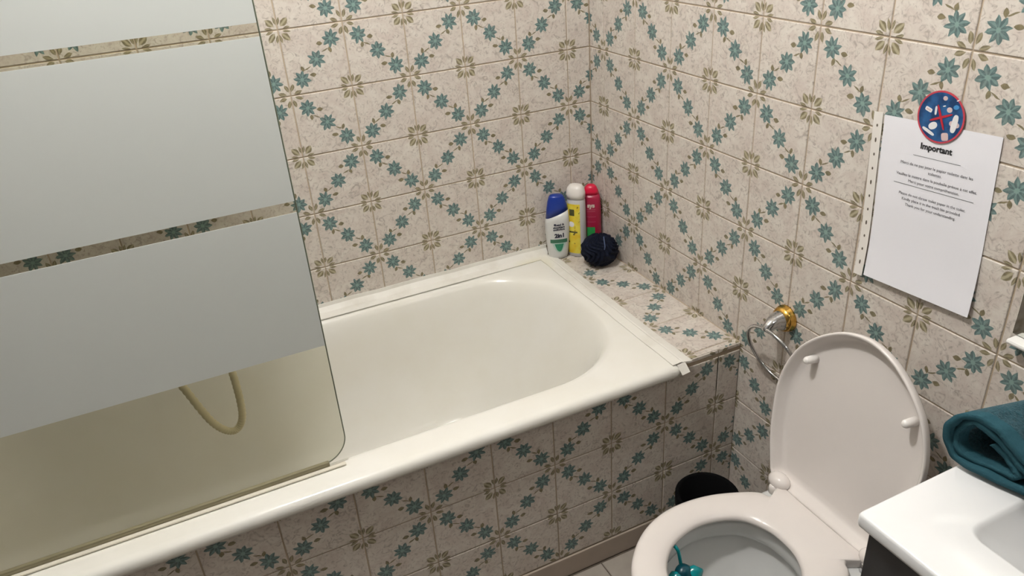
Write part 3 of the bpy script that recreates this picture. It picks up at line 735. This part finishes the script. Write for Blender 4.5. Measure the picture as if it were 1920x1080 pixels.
# white shampoo bottle with a slanted blue cap
c1, r1 = (-.1435, -.038), math.radians(-22)
pb1 = [(.0, .021, .014, 0), (.002, .024, .0165, 0), (.012, .0265, .018, 0), (.04, .0295, .019, 0), (.09, .0325, .0195, 0), (.125, .0325, .019, .10), (.148, .0300, .018, .45)]
cb1 = [(.1482, .0302, .0182, .45), (.170, .0270, .0172, .25), (.190, .0235, .016, .08), (.203, .0195, .0145, 0), (.208, .0160, .012, 0), (.209, .008, .006, 0)]
m_wb = plain('white_bottle_plastic', lin(206, 206, 203), .3, var=.015)
sh1 = thing('shampoo_bottle', 'white shampoo bottle with a blue slanted cap and green band', 'bottle', (c1[0], c1[1], Z_SHELF))
pb1 = [(h*.95, a*1.1, b, t*.85) for h, a, b, t in pb1]; cb1 = [(h*.95, a*1.1, b, t*.85) for h, a, b, t in cb1]
bottle(c1, r1, pb1, cb1, m_wb, plain('royal_blue_cap', lin(22, 52, 140), .3, var=.08), sh1)
navy = plain('dark_navy_print', lin(28, 30, 52), .5)
print_on(c1, r1, pb1, 'head &', .006, .1115, .026, .008, navy, sh1, .0004, .05)
print_on(c1, r1, pb1, 'shoulders', .003, .1035, .034, .008, navy, sh1, .0004, .05)
print_on(c1, r1, pb1, 'antiforfora', .003, .0965, .034, .006, navy, sh1, .0003, .05)
print_on(c1, r1, pb1, '2in1', .003, .077, .028, .012, navy, sh1, .0007, .05)
part('logo_mark', patch(c1, r1, pb1, lambda h: -.0085-math.sqrt(max(0, .0035**2-(h-.112)**2)), lambda h: -.0085+math.sqrt(max(0, .0035**2-(h-.112)**2)), .1085, .1155, 4, 8, off=.0006), navy, sh1, True)
gdk = plain('dark_green_print', lin(52, 104, 78), .45); ggl = plain('leaf_green_print', lin(40, 130, 96), .4, var=.35, scale=160); gpl = plain('pale_green_print', lin(176, 200, 190), .45, var=.2, scale=120)
part('green_band', patch(c1, r1, pb1, lambda h: -.0235, lambda h: .0265, .0535, .0655), gdk, sh1, True)
part('green_shield', patch(c1, r1, pb1, lambda h: .002-.021*math.sqrt(max(.0, (h-.022)/.032)), lambda h: .002+.021*math.sqrt(max(.0, (h-.022)/.032)), .0225, .0534), gpl, sh1, True)
part('green_leaf', patch(c1, r1, pb1, lambda h: .002-.014*math.sqrt(max(.0, (h-.026)/.026)), lambda h: .004+.012*math.sqrt(max(.0, (h-.026)/.026)), .0262, .051, off=.0006), ggl, sh1, True)

# white bottle with a yellow label and domed white cap
c2, r2 = (-.086, -.052), math.radians(-50)
pb2 = [(.0, .024, .019, 0), (.003, .027, .0215, 0), (.05, .028, .022, 0), (.15, .0275, .022, 0), (.176, .0265, .0215, 0), (.182, .024, .020, 0)]
cb2 = [(.1822, .0272, .0225, 0), (.197, .0275, .0228, 0), (.212, .0245, .020, 0), (.2195, .019, .015, 0), (.2225, .010, .008, 0)]
sh2 = thing('shower_gel_bottle', 'white bottle with a bright yellow label and domed white cap', 'bottle', (c2[0], c2[1], Z_SHELF))
bottle(c2, r2, pb2, cb2, plain('pale_grey_bottle_plastic', lin(196, 194, 194), .3, var=.02), plain('white_cap_plastic', lin(228, 222, 216), .35, var=.015), sh2)
yl = NB('yellow_label_print'); tcn = yl.new('ShaderNodeTexCoord'); nz = yl.noise(tcn.outputs['Object'], 75, 3); nz2 = yl.noise(tcn.outputs['Object'], 38, 2)
yc = yl.mix(yl.ramp(nz2.outputs[0], .45, .65), lin(226, 210, 74), lin(220, 186, 36)); yc = yl.mix(yl.ramp(nz.outputs[0], .63, .67), yc, lin(62, 52, 24)); yl.set(Base_Color=yc, Roughness=.35)
part('yellow_label', patch(c2, r2, pb2, lambda h: -.0262, lambda h: .018, .012, .168), yl.mat, sh2, True)
part('flower_mark', patch(c2, r2, pb2, lambda h: -.008-math.sqrt(max(0, .009**2-(h-.105)**2)), lambda h: -.008+math.sqrt(max(0, .009**2-(h-.105)**2)), .0965, .1135, 5, 9, off=.0006), plain('white_print', lin(226, 224, 224), .5), sh2, True)
part('leaf_mark', patch(c2, r2, pb2, lambda h: -.014, lambda h: .002, .132, .152, 5, 9, off=.0006), plain('brown_green_print', lin(66, 66, 30), .5, var=.5, scale=220), sh2, True)
part('label_bar', patch(c2, r2, pb2, lambda h: -.018, lambda h: .010, .078, .083, 5, 3, off=.0006), plain('brown_green_print', lin(66, 66, 30)), sh2, True)

# crimson bottle in the corner
c3, r3 = (-.0335, -.048), math.radians(-34)
pb3 = [(.0, .023, .0175, 0), (.003, .026, .0195, 0), (.05, .027, .0205, 0), (.145, .027, .020, 0), (.172, .0255, .019, 0), (.186, .0225, .017, 0)]
cb3 = [(.1862, .0225, .017, 0), (.198, .0195, .0165, 0), (.209, .015, .0135, 0), (.2145, .010, .009, 0), (.216, .004, .004, 0)]
sh3 = thing('crimson_bottle', 'crimson shampoo bottle with a rounded red cap in the tiled corner', 'bottle', (c3[0], c3[1], Z_SHELF))
pb3 = [(h*.97, a*1.08, b, t) for h, a, b, t in pb3]; cb3 = [(h*.97, a*1.08, b, t) for h, a, b, t in cb3]
bottle(c3, r3, pb3, cb3, plain('crimson_plastic', lin(158, 26, 62), .32, var=.06), plain('bright_red_cap', lin(206, 22, 62), .3, var=.05), sh3)
wp = plain('white_print', lin(226, 224, 224))
print_on(c3, r3, pb3, 'sys', .001, .150, .022, .012, plain('pale_silver_print', lin(206, 190, 180), .5), sh3, .0006)
for hh, wd in ((.137, .026), (.131, .024), (.114, .028), (.098, .026)):
    part('text_rule', patch(c3, r3, pb3, lambda h: .001-wd/2, lambda h: .001+wd/2, hh, hh+.0016, 6, 1, off=.0006), plain('dusty_pink_print', lin(176, 84, 106), .5), sh3, True)
part('green_badge', patch(c3, r3, pb3, lambda h: -.012, lambda h: .012, .052, .082, 6, 4, off=.0006), plain('bright_green_print', lin(42, 150, 72), .5, var=.15, scale=90), sh3, True)
part('white_badge', patch(c3, r3, pb3, lambda h: -.014, lambda h: .016, .036, .050, 6, 3, off=.0006), wp, sh3, True)

# loofah
lc = Vector((-.066, -.148, Z_SHELF+.0475))
lf = thing('bath_puff', 'navy blue mesh bath puff in front of the bottles', 'bath puff', (lc.x, lc.y, Z_SHELF))
rings_l = []; NA, NP = 160, 70
for i in range(NP+1):
    ph = PI*i/NP; rr = []
    for j in range(NA):
        t = 2*PI*j/NA
        sw = t+.55*math.sin(2*ph+1.0)+.25*math.sin(3*t+4*ph)
        rid = .5+.5*math.sin(15*sw+2.0*math.sin(3*ph)); rid2 = math.sin(31*sw+9*ph)*.5+math.sin(11*ph+5*t)*.5
        k = 1-.13*(1-rid)**1.5*math.sin(ph)**.5+.045*rid2*math.sin(ph)
        rr.append((lc.x+.054*k*math.sin(ph)*math.cos(t), lc.y+.054*k*math.sin(ph)*math.sin(t), max(Z_SHELF+.0006, lc.z+.0475*k*math.cos(ph))))
    rings_l.append(rr)
pf = NB('navy_mesh_puff'); tcn = pf.new('ShaderNodeTexCoord'); nz = pf.noise(tcn.outputs['Object'], 320, 3, .7)
pf.set(Base_Color=pf.mix(pf.ramp(nz.outputs[0], .4, .7), lin(4, 8, 22), lin(14, 25, 50)), Roughness=.7); pf.bsdf.inputs['Specular IOR Level'].default_value = .2; pf.bump(nz.outputs[0], .9, .003)
part('mesh_ball', loft(rings_l), pf.mat, lf, True)
part('cord', tube(spline([(lc.x-.012, lc.y-.046, lc.z+.020), (lc.x-.010, lc.y-.046, lc.z+.030), (lc.x-.006, lc.y-.036, lc.z+.040), (lc.x+.002, lc.y-.020, lc.z+.047)], 6), .0016, 8), plain('slate_cord', lin(70, 84, 116), .7), lf, True)

# ------------------------------------------------------------------ lamps
def lamp(name, label, c, mount, axis, r, power):
    l = thing(name, label, 'lamp', mount)
    ax = Vector(axis); d = (Vector(c)-Vector(mount)).dot(ax)
    part('base', lathe([(.05, .0005), (.05, .012), (.022, .02), (.022, max(.022, d-r*.9))], mount, axis, 28), M_CHROME, l, True)
    area = 4*PI*r*r
    g = [[(c[0]+r*math.sin(PI*i/16)*math.cos(2*PI*j/24), c[1]+r*math.sin(PI*i/16)*math.sin(2*PI*j/24), c[2]+r*math.cos(PI*i/16)) for j in range(24)] for i in range(1, 16)]
    part('globe', loft(g), emit_material(name+'_glow', LAMP_COLOR, power/(area*PI)), l, True)
lamp('ceiling_lamp', 'round glowing lamp globe on the ceiling', CEIL_LAMP, (CEIL_LAMP[0], CEIL_LAMP[1], ZC), (0, 0, -1), .055, CEIL_POWER/4)
lamp('mirror_lamp', 'small glowing globe lamp above the mirror', MIRROR_LAMP, (0, MIRROR_LAMP[1], MIRROR_LAMP[2]), (-1, 0, 0), .05, MIRROR_POWER/4)
